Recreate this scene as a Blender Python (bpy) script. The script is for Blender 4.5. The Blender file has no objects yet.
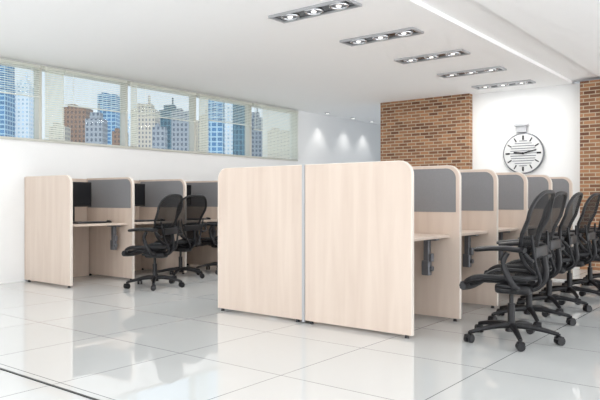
import bpy, bmesh, math, random
from mathutils import Vector, Matrix
random.seed(4)
C = bpy.context.scene.collection
sc = bpy.context.scene
sc.view_settings.view_transform = 'Standard'
sc.view_settings.exposure = 0.14

# ---------------------------------------------------------------- materials
def newmat(name):
    m = bpy.data.materials.new(name); m.use_nodes = True
    nt = m.node_tree; b = nt.nodes['Principled BSDF']
    return m, nt, b
def plain(name, col, rough=0.5, metal=0.0, noise=0.04, scale=8.0, bump=0.0, emit=None, es=0, spec=None):
    m, nt, b = newmat(name)
    tc = nt.nodes.new('ShaderNodeTexCoord')
    n = nt.nodes.new('ShaderNodeTexNoise'); n.inputs['Scale'].default_value = scale
    r = nt.nodes.new('ShaderNodeValToRGB')
    r.color_ramp.elements[0].color = [c*(1-noise) for c in col]+[1]
    r.color_ramp.elements[1].color = [min(1, c*(1+noise)) for c in col]+[1]
    nt.links.new(tc.outputs['Object'], n.inputs['Vector'])
    nt.links.new(n.outputs['Fac'], r.inputs['Fac'])
    nt.links.new(r.outputs['Color'], b.inputs['Base Color'])
    b.inputs['Roughness'].default_value = rough
    b.inputs['Metallic'].default_value = metal
    if spec is not None: b.inputs['Specular IOR Level'].default_value = spec
    if bump:
        bp = nt.nodes.new('ShaderNodeBump'); bp.inputs['Strength'].default_value = bump
        nt.links.new(n.outputs['Fac'], bp.inputs['Height']); nt.links.new(bp.outputs['Normal'], b.inputs['Normal'])
    if emit:
        b.inputs['Emission Color'].default_value = list(emit)+[1]; b.inputs['Emission Strength'].default_value = es
    return m
def wood(name, c1, c2):
    m, nt, b = newmat(name)
    tc = nt.nodes.new('ShaderNodeTexCoord')
    mp = nt.nodes.new('ShaderNodeMapping'); mp.inputs['Scale'].default_value = (6, 6, .45)
    n = nt.nodes.new('ShaderNodeTexNoise'); n.inputs['Scale'].default_value = 2.2; n.inputs['Detail'].default_value = 8
    n.inputs['Distortion'].default_value = .6
    r = nt.nodes.new('ShaderNodeValToRGB')
    r.color_ramp.elements[0].position = .3; r.color_ramp.elements[1].position = .7
    r.color_ramp.elements[0].color = list(c1)+[1]; r.color_ramp.elements[1].color = list(c2)+[1]
    nt.links.new(tc.outputs['Object'], mp.inputs['Vector']); nt.links.new(mp.outputs['Vector'], n.inputs['Vector'])
    nt.links.new(n.outputs['Fac'], r.inputs['Fac']); nt.links.new(r.outputs['Color'], b.inputs['Base Color'])
    b.inputs['Roughness'].default_value = .42
    return m
M_wood = wood('wood_maple', (.645, .53, .45), (.71, .60, .515))
M_edge = plain('edge_band', (.78, .71, .64), .45, noise=.02)
M_white = plain('wall_paint', (.87, .88, .88), .7, noise=.01)
M_ceil = plain('ceiling_paint', (.95, .955, .96), .8, noise=.008)
M_gray = plain('screen_fabric', (.24, .24, .25), .75, noise=.06, scale=60)
M_alu = plain('aluminium', (.50, .51, .53), .35, .7)
M_chrome = plain('chrome', (.62, .63, .65), .18, .9)
M_black = plain('black_plastic', (.010, .010, .012), .42, spec=.35)
M_dark = plain('dark_glossy', (.012, .012, .014), .18)
M_frame = plain('window_frame_paint', (.56, .56, .51), .5)
M_strip = plain('black_strip', (.01, .01, .01), .4)
M_bracket = plain('grey_metal', (.18, .19, .21), .4, .5)
M_lampglow = plain('lamp_glow', (1, 1, 1), .4, emit=(1, .97, .92), es=1.0)
M_face = plain('clock_face', (.70, .71, .71), .4)

# floor
M_floor, nt, b = newmat('porcelain_tiles')
tc = nt.nodes.new('ShaderNodeTexCoord')
mp = nt.nodes.new('ShaderNodeMapping'); mp.inputs['Location'].default_value = (3.35, -.25, 0)
br = nt.nodes.new('ShaderNodeTexBrick'); br.offset = 0; br.squash = 1
br.inputs['Color1'].default_value = (.66, .675, .67, 1); br.inputs['Color2'].default_value = (.685, .70, .695, 1)
br.inputs['Mortar'].default_value = (.22, .23, .23, 1)
br.inputs['Scale'].default_value = 1; br.inputs['Brick Width'].default_value = .9; br.inputs['Row Height'].default_value = .9
br.inputs['Mortar Size'].default_value = .0033; br.inputs['Mortar Smooth'].default_value = 0
nt.links.new(tc.outputs['Object'], mp.inputs['Vector']); nt.links.new(mp.outputs['Vector'], br.inputs['Vector'])
nt.links.new(br.outputs['Color'], b.inputs['Base Color'])
b.inputs['Roughness'].default_value = .02; b.inputs['IOR'].default_value = 2.1

# bricks
M_brick, nt, b = newmat('brickwork')
tc = nt.nodes.new('ShaderNodeTexCoord')
sp = nt.nodes.new('ShaderNodeSeparateXYZ'); cb = nt.nodes.new('ShaderNodeCombineXYZ')
ad = nt.nodes.new('ShaderNodeMath'); ad.operation = 'ADD'
nt.links.new(tc.outputs['Object'], sp.inputs[0]); nt.links.new(sp.outputs['X'], ad.inputs[0]); nt.links.new(sp.outputs['Y'], ad.inputs[1])
nt.links.new(ad.outputs[0], cb.inputs['X']); nt.links.new(sp.outputs['Z'], cb.inputs['Y'])
br = nt.nodes.new('ShaderNodeTexBrick')
br.inputs['Color1'].default_value = (.14, .058, .032, 1); br.inputs['Color2'].default_value = (.40, .20, .10, 1)
br.inputs['Mortar'].default_value = (.46, .39, .29, 1)
br.inputs['Scale'].default_value = 1; br.inputs['Brick Width'].default_value = .17; br.inputs['Row Height'].default_value = .056
br.inputs['Mortar Size'].default_value = .007; br.inputs['Bias'].default_value = 0
nt.links.new(cb.outputs[0], br.inputs['Vector']); nt.links.new(br.outputs['Color'], b.inputs['Base Color'])
bp = nt.nodes.new('ShaderNodeBump'); bp.invert = True; bp.inputs['Strength'].default_value = .4
nt.links.new(br.outputs['Fac'], bp.inputs['Height']); nt.links.new(bp.outputs['Normal'], b.inputs['Normal'])
b.inputs['Roughness'].default_value = .85

# chair mesh fabric: woven, partly see-through
M_mesh, nt, b = newmat('chair_mesh')
b.inputs['Base Color'].default_value = (.007, .007, .008, 1); b.inputs['Roughness'].default_value = .7; b.inputs['Specular IOR Level'].default_value = .15
tr = nt.nodes.new('ShaderNodeBsdfTransparent'); mx = nt.nodes.new('ShaderNodeMixShader')
wv = nt.nodes.new('ShaderNodeTexWave'); wv.bands_direction = 'Z'; wv.inputs['Scale'].default_value = 60
tc = nt.nodes.new('ShaderNodeTexCoord'); nt.links.new(tc.outputs['Object'], wv.inputs['Vector'])
mr = nt.nodes.new('ShaderNodeMapRange'); mr.inputs['To Min'].default_value = .06; mr.inputs['To Max'].default_value = .28
nt.links.new(wv.outputs['Fac'], mr.inputs['Value']); nt.links.new(mr.outputs['Result'], mx.inputs['Fac'])
out = nt.nodes['Material Output']
nt.links.new(b.outputs[0], mx.inputs[1]); nt.links.new(tr.outputs[0], mx.inputs[2]); nt.links.new(mx.outputs[0], out.inputs['Surface'])

# blind slats, slightly translucent
M_slat, nt, b = newmat('blind_slat')
b.inputs['Base Color'].default_value = (.84, .85, .81, 1); b.inputs['Roughness'].default_value = .5
tl = nt.nodes.new('ShaderNodeBsdfTranslucent'); tl.inputs['Color'].default_value = (.95, .96, .91, 1)
mx = nt.nodes.new('ShaderNodeMixShader'); mx.inputs['Fac'].default_value = .6
out = nt.nodes['Material Output']
nt.links.new(b.outputs[0], mx.inputs[1]); nt.links.new(tl.outputs[0], mx.inputs[2]); nt.links.new(mx.outputs[0], out.inputs['Surface'])

# thin window glass
M_glass, nt, b = newmat('window_glass')
tr = nt.nodes.new('ShaderNodeBsdfTransparent'); tr.inputs['Color'].default_value = (.95, .98, .98, 1)
mx = nt.nodes.new('ShaderNodeMixShader'); mx.inputs['Fac'].default_value = .06
b.inputs['Roughness'].default_value = .02; b.inputs['Base Color'].default_value = (.8, .85, .86, 1)
out = nt.nodes['Material Output']
nt.links.new(tr.outputs[0], mx.inputs[1]); nt.links.new(b.outputs[0], mx.inputs[2]); nt.links.new(mx.outputs[0], out.inputs['Surface'])

def facade(name, wall, glass, bw, bh, mort):
    m, nt, b = newmat(name)
    tc = nt.nodes.new('ShaderNodeTexCoord')
    sp = nt.nodes.new('ShaderNodeSeparateXYZ'); cb = nt.nodes.new('ShaderNodeCombineXYZ')
    ad = nt.nodes.new('ShaderNodeMath'); ad.operation = 'ADD'
    nt.links.new(tc.outputs['Object'], sp.inputs[0]); nt.links.new(sp.outputs['X'], ad.inputs[0]); nt.links.new(sp.outputs['Y'], ad.inputs[1])
    nt.links.new(ad.outputs[0], cb.inputs['X']); nt.links.new(sp.outputs['Z'], cb.inputs['Y'])
    br = nt.nodes.new('ShaderNodeTexBrick'); br.offset = 0
    br.inputs['Color1'].default_value = list(glass)+[1]; br.inputs['Color2'].default_value = [g*1.6 for g in glass]+[1]
    br.inputs['Mortar'].default_value = list(wall)+[1]; br.inputs['Scale'].default_value = 1
    br.inputs['Brick Width'].default_value = bw; br.inputs['Row Height'].default_value = bh; br.inputs['Mortar Size'].default_value = mort
    nt.links.new(cb.outputs[0], br.inputs['Vector']); nt.links.new(br.outputs['Color'], b.inputs['Base Color'])
    b.inputs['Roughness'].default_value = .5
    return m

# ---------------------------------------------------------------- mesh helpers
def add_box(bm, c, s, bev=0.0, rot=None, seg=2):
    r = bmesh.ops.create_cube(bm, size=1.0)
    vs = r['verts']
    mat = Matrix.Translation(c) @ (rot or Matrix.Identity(4)) @ Matrix.Diagonal((s[0], s[1], s[2], 1))
    bmesh.ops.transform(bm, matrix=mat, verts=vs)
    if bev:
        es = list({e for v in vs for e in v.link_edges})
        bmesh.ops.bevel(bm, geom=es, offset=bev, segments=seg, affect='EDGES', profile=.5)
def add_cyl(bm, c, r1, r2, h, rot=None, seg=20):
    mat = Matrix.Translation(c) @ (rot or Matrix.Identity(4))
    bmesh.ops.create_cone(bm, cap_ends=True, segments=seg, radius1=r1, radius2=r2, depth=h, matrix=mat)
def prism(bm, pts, y0, y1):
    a = [bm.verts.new((x, y0, z)) for x, z in pts]; b_ = [bm.verts.new((x, y1, z)) for x, z in pts]
    bm.faces.new(a); bm.faces.new(b_[::-1]); n = len(pts)
    for i in range(n):
        bm.faces.new((a[i], b_[i], b_[(i+1) % n], a[(i+1) % n]))
def catmull(P, n=6, closed=False):
    P = [Vector(p) for p in P]; out = []
    m = len(P); rng = range(m if closed else m-1)
    for i in rng:
        g = (lambda k: P[k % m]) if closed else (lambda k: P[max(0, min(m-1, k))])
        p0, p1, p2, p3 = g(i-1), g(i), g(i+1), g(i+2)
        for k in range(n):
            t = k/n
            out.append(.5*((2*p1)+(-p0+p2)*t+(2*p0-5*p1+4*p2-p3)*t*t+(-p0+3*p1-3*p2+p3)*t**3))
    if not closed: out.append(P[-1])
    return out
def tube(bm, P, rad, seg=8, closed=False, flat=1.0, up=Vector((0, 0, 1))):
    n = len(P); rings = []
    for i, p in enumerate(P):
        if closed: t = P[(i+1) % n]-P[i-1]
        else: t = P[min(n-1, i+1)]-P[max(0, i-1)]
        t.normalize()
        s = t.cross(up)
        if s.length < 1e-3: s = t.cross(Vector((1, 0, 0)))
        s.normalize(); u = s.cross(t)
        f = i/(n-1); r = rad if not isinstance(rad, tuple) else rad[0]*(1-f)+rad[1]*f
        rings.append([bm.verts.new(p+s*r*math.cos(a)+u*r*flat*math.sin(a)) for a in [2*math.pi*k/seg for k in range(seg)]])
    m = n if closed else n-1
    for i in range(m):
        A, B = rings[i], rings[(i+1) % n]
        for k in range(seg):
            bm.faces.new((A[k], A[(k+1) % seg], B[(k+1) % seg], B[k]))
    if not closed:
        bm.faces.new(rings[0][::-1]); bm.faces.new(rings[-1])
def obj(name, bm, mat, parent=None, loc=(0, 0, 0), smooth=False, rotz=0, **props):
    bmesh.ops.recalc_face_normals(bm, faces=bm.faces)
    me = bpy.data.meshes.new(name); bm.to_mesh(me); bm.free()
    me.materials.append(mat)
    if smooth:
        for p in me.polygons: p.use_smooth = True
        try: me.set_sharp_from_angle(angle=math.radians(40))
        except Exception: pass
    o = bpy.data.objects.new(name, me); C.objects.link(o)
    o.location = loc; o.rotation_euler = (0, 0, rotz)
    if parent: o.parent = parent
    for k, v in props.items(): o[k] = v
    return o
def empty(name, loc, rotz=0, **props):
    o = bpy.data.objects.new(name, None); C.objects.link(o); o.location = loc; o.rotation_euler = (0, 0, rotz)
    o.empty_display_size = .1
    for k, v in props.items(): o[k] = v
    return o
def clone(o, loc, rotz=None, label=None):
    c = o.copy(); C.objects.link(c); c.location = loc
    if rotz is not None: c.rotation_euler = (0, 0, rotz)
    if label: c['label'] = label
    def rec(src, dst):
        for ch in [k for k in bpy.data.objects if k.parent == src]:
            d = ch.copy(); C.objects.link(d); d.parent = dst
            rec(ch, d)
    rec(o, c)
    return c
def boxes(name, lst, mat, **kw):
    bm = bmesh.new()
    for (x0, x1, y0, y1, z0, z1) in lst:
        add_box(bm, ((x0+x1)/2, (y0+y1)/2, (z0+z1)/2), (x1-x0, y1-y0, z1-z0))
    return obj(name, bm, mat, **kw)

# ---------------------------------------------------------------- room shell
H = 2.84
boxes('floor', [(-8.1, 5, -4, 13.8, -.1, 0)], M_floor, kind='structure')
boxes('ceiling', [(-8.1, -2.76, -4, 13.8, H, H+.2), (-2.76, -2.30, -4, 13.8, H+.045, H+.2), (-2.30, 5, -4, 13.8, H, H+.2)], M_ceil, kind='structure')
WY = [1.81, 3.18, 4.54, 5.91, 7.28, 8.64, 10.01]
boxes('wall_left', [(-8.1, -7.9, -4, 13.8, 0, 1.82), (-8.1, -7.9, 10.03, 13.8, 1.82, H), (-8.1, -7.9, -4, 1.79, 1.82, H), (-8.1, -7.9, 1.79, 10.03, H-.02, H)], M_white, kind='structure')
boxes('wall_back', [(-6.1, 5, 10.36, 10.5, 0, H), (-7.9, -6.1, 13.6, 13.8, 0, H)], M_white, kind='structure')
boxes('wall_brick', [(-6.10, -4.38, 10.22, 10.36, 0, H)], M_brick, kind='structure')
boxes('wall_brick', [(-2.62, -.6, 10.22, 10.36, 0, H)], M_brick, kind='structure')
boxes('trim_1', [(-7.9, 5, 1.980, 1.995, 0, .004)], M_strip, kind='structure')

# windows
for i in range(6):
    y0, y1 = WY[i]+.0, WY[i+1]
    z0, z1 = 1.82, H-.02
    f = .036
    w = boxes('window_%d' % (i+1), [(-8.02, -7.89, y0, y0+f*.6, z0, z1), (-8.02, -7.89, y1-f*.6, y1, z0, z1), (-8.02, -7.87, y0, y1, z0, z0+.03), (-8.02, -7.86, y0, y1, z1-.045, z1)], M_frame, kind='structure')
    boxes('window_pane', [(-8.0, -7.99, y0+f*.6, y1-f*.6, z0+.03, z1-.045)], M_glass, parent=w)

def blind(y0, y1, drop, ang, label, x=-7.84, pitch=.028):
    e = empty('window_blind', (x, (y0+y1)/2, H-.07), label=label, category='window blind', group='window blinds')
    L = y1-y0
    bm = bmesh.new(); add_box(bm, (0, 0, .02), (.035, L, .035), .004); obj('head_rail', bm, M_slat, e)
    bm = bmesh.new(); n = int((drop-.03)/pitch)
    R = Matrix.Rotation(math.radians(ang), 4, 'Y')
    for k in range(n):
        add_box(bm, (0, 0, -.012-k*pitch), (.030, L, .0012), rot=R)
    for yy in (-L*.38, L*.38):
        add_box(bm, (.012, yy, -n*pitch/2), (.002, .004, n*pitch))
    obj('slats', bm, M_slat, e)
    bm = bmesh.new(); add_box(bm, (0, 0, -.012-n*pitch), (.03, L, .016), .003); obj('bottom_rail', bm, M_slat, e)
for i in range(6):
    a, c = WY[i]+.035, WY[i+1]-.035
    if i == 5:
        blind(a, a+.22, .45, 22, 'cream slatted blind pulled partly up in a high window')
        blind(a+.23, c, .93, 50, 'cream slatted blind lowered and closed across a high window')
    else:
        wd = [.3, .3, .28, .12, .22][i]
        blind(a, a+wd, .93, 50, 'narrow cream slatted blind lowered beside a window frame')
        blind(a+wd+.01, c, [.42, .42, .45, .45, .40][i], 24, 'cream slatted blind raised with half-open slats in a high window')

# ---------------------------------------------------------------- city outside
F1 = facade('facade_blue_glass', (.34, .50, .62), (.03, .12, .25), 1.3, 1.1, .16)
F2 = facade('facade_brown', (.26, .15, .10), (.07, .05, .05), .9, 1.1, .25)
F3 = facade('facade_beige', (.56, .50, .42), (.11, .12, .15), .8, 1.0, .24)
F4 = facade('facade_grey', (.28, .31, .35), (.05, .07, .11), .9, 1.1, .24)
F5 = facade('facade_white', (.72, .77, .82), (.30, .44, .56), 1.0, 1.0, .28)
F6 = facade('facade_teal', (.09, .20, .27), (.015, .06, .10), .9, 1.2, .12)
cs, sn = math.cos(math.radians(38)), math.sin(math.radians(38))
# distance, tangent of bearing from the room, width, top, facade, word, crown
B = [(150, -.470, 5.0, 34, F1, 'blue glass', 0), (158, -.431, 4.2, 29, F5, 'pale white', 1), (140, -.375, 3.4, 17, F3, 'beige stone', 0),
     (150, -.347, 5.4, 22.5, F2, 'brown brick', 0), (135, -.318, 3.6, 18, F4, 'grey concrete', 1), (190, -.298, 5.4, 32, F1, 'blue glass', 0),
     (150, -.281, 3.0, 17, F2, 'brown brick', 0), (175, -.262, 3.6, 23, F5, 'pale white', 1),
     (150, -.241, 5.6, 22, F3, 'beige stone', 1), (132, -.219, 2.6, 16, F4, 'grey concrete', 0), (172, -.203, 4.8, 25, F6, 'teal glass', 1), (146, -.182, 4.6, 21, F4, 'grey concrete', 0),
     (162, -.150, 3.6, 21, F3, 'beige stone', 1), (145, -.131, 3.4, 24, F1, 'blue glass', 0), (172, -.112, 3.4, 28, F5, 'pale white', 1), (148, -.093, 3.2, 26, F6, 'teal glass', 0),
     (164, -.070, 3.6, 22, F4, 'grey concrete', 1), (150, -.030, 6, 17, F3, 'beige stone', 0)]
for (d, t, w, top, mt, kind, crown) in B:
    x = d*(-sn+cs*t); y = d*(cs+sn*t)
    bm = bmesh.new(); hh = top+20
    add_box(bm, (0, 0, hh/2), (w, w, hh))
    if crown:
        add_box(bm, (0, 0, hh+.7), (w*.6, w*.6, 1.4)); add_box(bm, (w*.15, 0, hh+2.2), (w*.08, w*.08, 2.6))
    else:
        add_box(bm, (-w*.2, 0, hh+.4), (w*.3, w*.5, .8))
    obj('building', bm, mt, loc=(x, y, -20), rotz=math.radians(38), label=kind+' high-rise office tower outside the windows', category='building', group='city towers')

# ---------------------------------------------------------------- partitions
PH = 1.35; PD = 1.015; PT = .03
def corner(x1, z1, r):
    return [(x1-r+r*math.cos(math.pi/2*k/8), z1-r+r*math.sin(math.pi/2*k/8)) for k in range(0, 9)]
def profile(x0, x1, z0, z1, r):
    return [(x0, z0), (x1, z0)]+corner(x1, z1, r)+[(x0, z1)]
def partition(name, inset, label, loc, rotz=0):
    bm = bmesh.new(); prism(bm, profile(0, PD, .025, PH, .11), 0, PT)
    o = obj(name, bm, M_wood, loc=loc, rotz=rotz, label=label, category='partition')
    for xx in (.06, PD-.05):
        bm2 = bmesh.new(); add_cyl(bm2, (xx, PT/2, .0125), .018, .013, .025, seg=14)
        obj('foot', bm2, M_black, o)
    outer = [(PD+.002, .026)]+corner(PD+.002, PH+.002, .112)+[(0, PH+.002)]
    inner = [(PD-.004, .026)]+corner(PD-.004, PH-.004, .106)+[(0, PH-.004)]
    bm = bmesh.new(); prism(bm, outer+inner[::-1], -.0012, PT+.0012)
    obj('edge_band', bm, M_edge, o, label='pale edge band')
    if inset:
        bm = bmesh.new(); prism(bm, profile(.03, PD-.035, .945, PH-.025, .09), -.003, PT+.003)
        obj('screen_inset', bm, M_gray, o, label='grey fabric screen')
    return o
XS = -3.335       # spine centre
Y0 = 4.32
pitch = .86
Pm = partition('partition_panel', True, 'light maple desk divider with rounded corner and grey screen', (XS+.015, Y0+pitch, 0))
Pm['group'] = 'island desk dividers'
for n in range(2, 6): clone(Pm, (XS+.015, Y0+pitch*n, 0))
E1 = partition('end_panel', False, 'light maple end panel closing the desk island, rounded top corner', (XS+.015, Y0, 0))
E2 = partition('end_panel', False, 'light maple end panel closing the desk island, rounded top corner', (XS-.015, Y0+PT, 0), math.pi)
for n in range(1, 6): clone(Pm, (XS-.015, Y0+pitch*n+PT, 0), math.pi)
sp_ = boxes('spine_panel', [(-.013, .013, .012, 5*pitch+PT, .025, PH)], M_wood, loc=(XS, Y0, 0), label='long maple spine panel between back-to-back desks', category='partition')
boxes('joint_strip', [(-.014, .014, -.008, .011, .01, PH+.003)], M_alu, parent=sp_, label='grey aluminium joint strip')
XW = -7.86; LP = .90
EL = partition('end_panel', False, 'light maple end panel of the desk row along the wall', (XW, Y0, 0))
Lp = clone(Pm, (XW, Y0+LP, 0), 0); Lp['group'] = 'wall desk dividers'; Lp['label'] = 'light maple divider with grey screen in the wall desk row'
for n in range(2, 5): clone(Lp, (XW, Y0+LP*n, 0), 0)
boxes('back_panel', [(-.012, .012, 0, 4*LP+PT, .025, PH-.005)], M_wood, loc=(XW-.018, Y0, 0), label='long maple back panel of the wall desk row', category='partition')

# ---------------------------------------------------------------- desks
def desk(width, loc, rotz, group):
    bm = bmesh.new(); add_box(bm, (.475, width/2, .737), (.90, width, .026), .004)
    o = obj('desk', bm, M_wood, loc=loc, rotz=rotz, label='light maple worktop fixed between desk dividers', category='desk', group=group)
    bm = bmesh.new(); add_box(bm, (.06, width/2, .362), (.018, width-.02, .724), .002)
    obj('modesty_panel', bm, M_wood, o)
    bm = bmesh.new()
    yb = width-.10
    add_box(bm, (.76, yb, .71), (.20, .07, .02), .004)
    add_box(bm, (.76, yb, .60), (.05, .05, .20), .006)
    add_box(bm, (.755, yb, .46), (.075, .06, .13), .010)
    add_box(bm, (.80, yb-.0, .55), (.03, .045, .07), .005)
    add_cyl(bm, (.80, yb, .455), .022, .022, .03, Matrix.Rotation(math.pi/2, 4, 'Y'), 14)
    obj('bracket', bm, M_bracket, o, label='grey metal bracket hanging below the worktop')
    return o
D1 = desk(pitch-PT-.006, (XS+.015, Y0+PT+.003, 0), 0, 'island desks')
for n in range(1, 5): clone(D1, (XS+.015, Y0+PT+.003+pitch*n, 0))
for n in range(0, 5): clone(D1, (XS-.015, Y0+pitch*(n+1)-.003, 0), math.pi)
D2 = desk(LP-PT-.006, (XW, Y0+PT+.003, 0), 0, 'wall desks')
for n in range(1, 4): clone(D2, (XW, Y0+PT+.003+LP*n, 0))

def monitor(loc):
    bm = bmesh.new(); add_cyl(bm, (0, 0, .008), .11, .105, .016, seg=28)
    add_box(bm, (-.03, 0, .13), (.025, .06, .25), .006)
    o = obj('monitor', bm, M_black, loc=loc, smooth=True, label='black flat computer monitor on a stand on the worktop', category='monitor', group='wall desk monitors')
    bm = bmesh.new(); add_box(bm, (0, 0, .375), (.04, .52, .33), .008); obj('bezel', bm, M_black, o)
    bm = bmesh.new(); add_box(bm, (.021, 0, .38), (.003, .49, .29)); obj('screen', bm, M_dark, o)
    return o
def keyboard(loc):
    bm = bmesh.new(); add_box(bm, (0, 0, .009), (.15, .43, .016), .004)
    o = obj('keyboard', bm, M_black, loc=loc, label='black computer keyboard on the worktop', category='keyboard', group='wall desk keyboards')
    bm = bmesh.new()
    for r in range(5):
        for c in range(15):
            add_box(bm, (-.055+r*.027, -.195+c*.028, .020), (.022, .023, .007))
    obj('keys', bm, M_bracket, o, kind='stuff')
    return o
def mouse(loc):
    bm = bmesh.new(); bmesh.ops.create_uvsphere(bm, u_segments=16, v_segments=10, radius=1)
    bmesh.ops.transform(bm, matrix=Matrix.Translation((0, 0, .008)) @ Matrix.Diagonal((.055, .032, .026, 1)), verts=bm.verts)
    bmesh.ops.bisect_plane(bm, geom=bm.verts[:]+bm.edges[:]+bm.faces[:], plane_co=(0, 0, .0), plane_no=(0, 0, -1), clear_outer=True)
    o = obj('computer_mouse', bm, M_black, loc=loc, smooth=True, label='black computer mouse beside a keyboard', category='mouse', group='wall desk mice')
    bm = bmesh.new(); add_cyl(bm, (-.03, 0, .031), .006, .006, .006, Matrix.Rotation(math.pi/2, 4, 'X'), 10)
    obj('scroll_wheel', bm, M_bracket, o)
    return o
m0 = monitor((XW+.30, Y0+.50, .75)); k0 = keyboard((XW+.66, Y0+.50, .75)); q0 = mouse((XW+.66, Y0+.79, .75))
for n in range(1, 4):
    clone(m0, (XW+.30, Y0+.50+LP*n, .75)); clone(k0, (XW+.66, Y0+.50+LP*n, .75)); clone(q0, (XW+.66, Y0+.79+LP*n, .75))

# ---------------------------------------------------------------- office chair (front = -X)
def sgnpow(v, p): return math.copysign(abs(v)**p, v)
def polar_sheet(bm, fn, seg=36, rings=8, p=.62):
    def P(a, r): return fn(r*sgnpow(math.cos(a), p), r*sgnpow(math.sin(a), p))
    c = bm.verts.new(Vector(fn(0, 0))); prev = None
    for k in range(1, rings+1):
        cur = [bm.verts.new(Vector(P(2*math.pi*i/seg, k/rings))) for i in range(seg)]
        for i in range(seg):
            j = (i+1) % seg
            if prev is None: bm.faces.new((c, cur[i], cur[j]))
            else: bm.faces.new((prev[i], cur[i], cur[j], prev[j]))
        prev = cur
    return [Vector(P(2*math.pi*i/seg, 1)) for i in range(seg)]
def back_fn(u, v):
    s = (v+1)/2
    w = .195+.105*min(1, s*1.35)**1.2-.03*max(0, s-.8)
    x = .215+.045*s-.055*math.sin(math.pi*min(1, s*1.45))+.08*max(0, s-.76)
    return (x-.055*(abs(u)**2)*(1-.25*s), u*w, .51+.60*s)
def seat_fn(u, v):
    s = (v+1)/2
    z = .470-.070*max(0, (.35-s)/.35)**2+.02*max(0, (s-.75)/.25)**2
    return (-.31+.51*s, u*(.275-.035*s), z+.024*u*u)
def chair(loc, rotz, label):
    e = empty('office_chair', loc, rotz, label=label, category='chair', group='office chairs')
    bm = bmesh.new(); add_cyl(bm, (0, 0, .105), .045, .036, .07, seg=20)
    for k in range(5):
        a = math.radians(8+72*k); d = Vector((math.cos(a), math.sin(a), 0))
        P = catmull([d*.02+Vector((0, 0, .115)), d*.13+Vector((0, 0, .112)), d*.24+Vector((0, 0, .095)), d*.33+Vector((0, 0, .075))], 5)
        tube(bm, P, (.028, .017), 8, flat=.85)
    obj('star_base', bm, M_black, e, smooth=True)
    for k in range(5):
        a = math.radians(8+72*k)
        bm = bmesh.new()
        R = Matrix.Rotation(math.pi/2, 4, 'X')
        for yy in (-.017, .017): add_cyl(bm, (0, yy, .030), .030, .030, .022, R, 18)
        add_box(bm, (-.003, 0, .050), (.054, .054, .024), .008)
        add_cyl(bm, (0, 0, .066), .009, .009, .03, seg=10)
        obj('caster', bm, M_black, e, smooth=True, loc=(.335*math.cos(a), .335*math.sin(a), 0), rotz=a+.7+k)
    bm = bmesh.new(); add_cyl(bm, (0, 0, .20), .027, .027, .16, seg=18); add_cyl(bm, (0, 0, .32), .016, .016, .14, seg=16)
    obj('gas_lift', bm, M_black, e, smooth=True)
    bm = bmesh.new(); add_box(bm, (.02, 0, .390), (.26, .14, .075), .024); add_box(bm, (.0, 0, .43), (.09, .42, .024), .008)
    add_cyl(bm, (-.06, .17, .405), .010, .010, .18, Matrix.Rotation(math.pi/2, 4, 'X'), 10)
    add_box(bm, (.0, -.21, .405), (.10, .03, .02), .006)
    P = catmull([(.05, 0, .40), (.17, 0, .41), (.245, 0, .49), (.235, 0, .64)], 6)
    tube(bm, P, (.034, .018), 8, flat=.6, up=Vector((0, 1, 0)))
    for sgn in (-1, 1):
        P = catmull([(.16, 0, .41), (.23, sgn*.09, .47), (.215, sgn*.17, .60), (.205, sgn*.23, .80)], 6)
        tube(bm, P, (.015, .010), 8)
    obj('tilt_mechanism', bm, M_black, e, smooth=True)
    bm = bmesh.new(); polar_sheet(bm, seat_fn); obj('seat_mesh', bm, M_mesh, e, smooth=True)
    bm = bmesh.new(); rim = polar_sheet(bmesh.new(), seat_fn); tube(bm, rim, .021, 8, closed=True)
    for u in (-.55, .55):
        tube(bm, [Vector(seat_fn(u, v))-Vector((0, 0, .024)) for v in (-.8, -.4, 0, .4, .8)], .014, 8)
    tube(bm, [Vector(seat_fn(u, -.93))+Vector((-.004, 0, -.014)) for u in (-.8, -.5, 0, .5, .8)], .026, 8, flat=1.3)
    obj('seat', bm, M_black, e, smooth=True)
    bm = bmesh.new(); polar_sheet(bm, back_fn, rings=10); obj('backrest_mesh', bm, M_mesh, e, smooth=True)
    bm = bmesh.new(); rim = polar_sheet(bmesh.new(), back_fn); tube(bm, rim, .015, 8, closed=True, up=Vector((1, 0, 0)))
    obj('backrest', bm, M_black, e, smooth=True)
    bm = bmesh.new()
    add_box(bm, (.213, 0, .675), (.020, .34, .08), .009, seg=3)
    obj('lumbar_support', bm, M_black, e, smooth=True)
    for sgn in (-1, 1):
        bm = bmesh.new()
        P = catmull([(.10, sgn*.20, .425), (.10, sgn*.285, .44), (.06, sgn*.31, .52), (.03, sgn*.31, .61), (.06, sgn*.308, .68)], 6)
        tube(bm, P, (.024, .019), 10)
        P = catmull([(.205, sgn*.210, .62), (.215, sgn*.285, .63), (.18, sgn*.31, .675)], 5)
        tube(bm, P, .014, 8)
        arm = obj('armrest', bm, M_black, e, smooth=True)
        bm = bmesh.new()
        P = catmull([(.18, sgn*.305, .698), (.06, sgn*.302, .708), (-.06, sgn*.292, .705), (-.17, sgn*.272, .692)], 5)
        tube(bm, P, (.055, .050), 12, flat=.36)
        obj('arm_pad', bm, M_black, arm, smooth=True)
    return e
lab = 'black mesh swivel office chair with armrests at a maple desk'
ch = chair((-1.70, 4.74, 0), math.radians(4), lab)
for (x, y, a) in [(-1.84, 5.56, 3), (-1.90, 6.32, 6), (-1.92, 7.08, 2), (-1.90, 7.84, 5), (-1.86, 8.60, 3)]:
    clone(ch, (x, y, 0), math.radians(a))
for (x, y, a) in [(-6.15, 5.02, 22), (-6.64, 5.86, 8), (-6.70, 6.66, 14)]:
    clone(ch, (x, y, 0), math.radians(a), 'black mesh swivel office chair beside the wall desk row')

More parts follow.
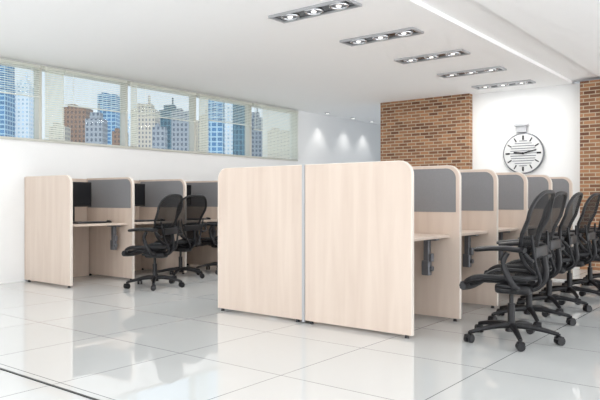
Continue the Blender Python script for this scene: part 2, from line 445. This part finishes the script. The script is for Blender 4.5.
# ---------------------------------------------------------------- ceiling lights
def ceiling_light(loc):
    e = empty('ceiling_light', loc, label='rectangular recessed ceiling light with three round spots', category='ceiling light', group='ceiling lights')
    L, W = .92, .25
    bm = bmesh.new()
    for s in (-1, 1):
        add_box(bm, (0, s*(W/2-.012), -.012), (L, .024, .024), .003)
        add_box(bm, (s*(L/2-.012), 0, -.012), (.024, W-.05, .024), .003)
    obj('frame', bm, M_alu, e)
    bm = bmesh.new(); add_box(bm, (0, 0, -.004), (L-.05, W-.05, .008)); obj('back_plate', bm, M_dark, e)
    for k in (-1, 0, 1):
        bm = bmesh.new()
        P = [Vector((k*.285+.082*math.cos(a), .082*math.sin(a), -.014)) for a in [2*math.pi*i/28 for i in range(28)]]
        tube(bm, P, .013, 8, closed=True)
        sp = obj('spot', bm, M_chrome, e, smooth=True)
        bm = bmesh.new(); add_cyl(bm, (k*.285, 0, -.011), .068, .068, .006, seg=28); obj('reflector', bm, M_bracket, sp)
        bm = bmesh.new(); add_cyl(bm, (k*.285, 0, -.018), .022, .028, .012, seg=20); obj('bulb', bm, M_lampglow, sp)
    return e
cl = ceiling_light((-3.61, 4.83, H))
for n in range(1, 5): clone(cl, (-3.61, 4.83+1.22*n, H))
bm = bmesh.new(); add_cyl(bm, (0, 0, -.008), .05, .06, .016, seg=24)
dl = obj('downlight', bm, M_alu, loc=(-7.66, 10.72, H), smooth=True, label='small round white recessed downlight near the wall', category='downlight', group='wall downlights')
bm = bmesh.new(); add_cyl(bm, (0, 0, -.018), .035, .035, .006, seg=20); obj('bulb', bm, M_lampglow, dl)
for y in (11.68, 12.45): clone(dl, (-7.66, y, H))

# ---------------------------------------------------------------- clock
cx, cy, cz = -3.505, 10.36, 1.80
e = empty('wall_clock', (cx, cy, cz), label='round silver wall clock with dark hands and a bracket above', category='clock')
bm = bmesh.new(); RX = Matrix.Rotation(math.pi/2, 4, 'X')
add_cyl(bm, (0, -.03, 0), .31, .31, .05, RX, 56); obj('face', bm, M_face, e, smooth=True)
bm = bmesh.new(); tube(bm, [Vector((.315*math.cos(a), -.035, .315*math.sin(a))) for a in [2*math.pi*i/56 for i in range(56)]], .017, 10, closed=True, up=Vector((0, 1, 0)))
obj('rim', bm, M_bracket, e, smooth=True)
for k in range(12):
    a = math.pi/6*k; big = k % 3 == 0
    bm = bmesh.new()
    add_box(bm, (.25*math.sin(a), -.059, .25*math.cos(a)), (.018 if not big else .028, .004, .07), rot=Matrix.Rotation(a, 4, 'Y'))
    obj('hour_mark', bm, M_dark, e)
bm = bmesh.new()
for k in range(11):
    z = -.20+k*.04; w = 2*math.sqrt(max(.0, .21**2-z*z))
    add_box(bm, (0, -.0565, z), (w, .003, .012))
obj('stripes', bm, M_bracket, e)
for nm, a, L, w in (('hour_hand', -84, .17, .026), ('minute_hand', 76, .24, .018)):
    bm = bmesh.new(); R = Matrix.Rotation(math.radians(a), 4, 'Y')
    add_box(bm, R @ Vector((0, -.064, L/2-.02)), (w, .004, L), rot=R); obj(nm, bm, M_dark, e)
bm = bmesh.new(); add_cyl(bm, (0, -.066, 0), .018, .018, .01, RX, 18); obj('hub', bm, M_dark, e)
bm = bmesh.new(); add_box(bm, (-.03, -.05, .46), (.22, .10, .045), .006); add_box(bm, (-.03, -.035, .39), (.16, .06, .11), .006)
obj('mount', bm, M_alu, e)

# ---------------------------------------------------------------- light
W = bpy.data.worlds.new('World'); sc.world = W; W.use_nodes = True
nt = W.node_tree; bg = nt.nodes['Background']
tc = nt.nodes.new('ShaderNodeTexCoord'); sp = nt.nodes.new('ShaderNodeSeparateXYZ'); r = nt.nodes.new('ShaderNodeValToRGB')
r.color_ramp.elements[0].position = .0; r.color_ramp.elements[0].color = (.94, .96, 1, 1)
r.color_ramp.elements[1].position = .5; r.color_ramp.elements[1].color = (.55, .72, .94, 1)
nt.links.new(tc.outputs['Generated'], sp.inputs[0]); nt.links.new(sp.outputs['Z'], r.inputs['Fac']); nt.links.new(r.outputs['Color'], bg.inputs['Color'])
bg.inputs['Strength'].default_value = 1.0

def light(kind, name, loc, rot, energy, color=(1, 1, 1), **kw):
    l = bpy.data.lights.new(name, kind); l.energy = energy; l.color = color
    for k, v in kw.items(): setattr(l, k, v)
    o = bpy.data.objects.new(name, l); C.objects.link(o); o.location = loc; o.rotation_euler = rot
    return o
light('AREA', 'soft_light_rear', (-1.0, -3.0, 1.0), (math.radians(138), 0, math.radians(22)), 285, (1, .985, .965), shape='RECTANGLE', size=8, size_y=2.0)  # added fill behind the camera, tilted up to brighten the ceiling
light('AREA', 'soft_light_side', (4.6, 5.0, 1.1), (math.radians(124), 0, math.radians(90)), 230, (1, .985, .97), shape='RECTANGLE', size=9, size_y=2.0)  # added fill from the open side of the room, aimed upward
for n in range(5):
    light('AREA', 'lamp_light', (-3.61, 4.83+1.22*n, H-.04), (0, 0, 0), 12, (1, .985, .96), shape='RECTANGLE', size=.9, size_y=.2)
for y in (3.0, 5.5, 8.0):
    light('AREA', 'window_row_light', (-5.8, y, H-.03), (0, 0, 0), 15, (1, .985, .97), shape='RECTANGLE', size=.6, size_y=.6)  # extra fill added under the ceiling, no fitting belongs to it
for y in (10.72, 11.68, 12.45):
    light('SPOT', 'downlight_light', (-7.70, y, H-.04), (0, math.radians(-4), 0), 13, (1, .97, .92), spot_size=math.radians(85), spot_blend=.7, shadow_soft_size=.05)
light('SUN', 'sun', (0, 0, 10), (math.radians(50), 0, math.radians(60)), 2.0, (1, .97, .92), angle=.02)

cam = bpy.data.cameras.new('camera'); cam.lens = 38.4; cam.sensor_width = 36; cam.clip_end = 600
co = bpy.data.objects.new('camera', cam); C.objects.link(co)
co.location = (0, 0, 1.05); co.rotation_euler = (math.radians(90), 0, math.radians(38))
sc.camera = co
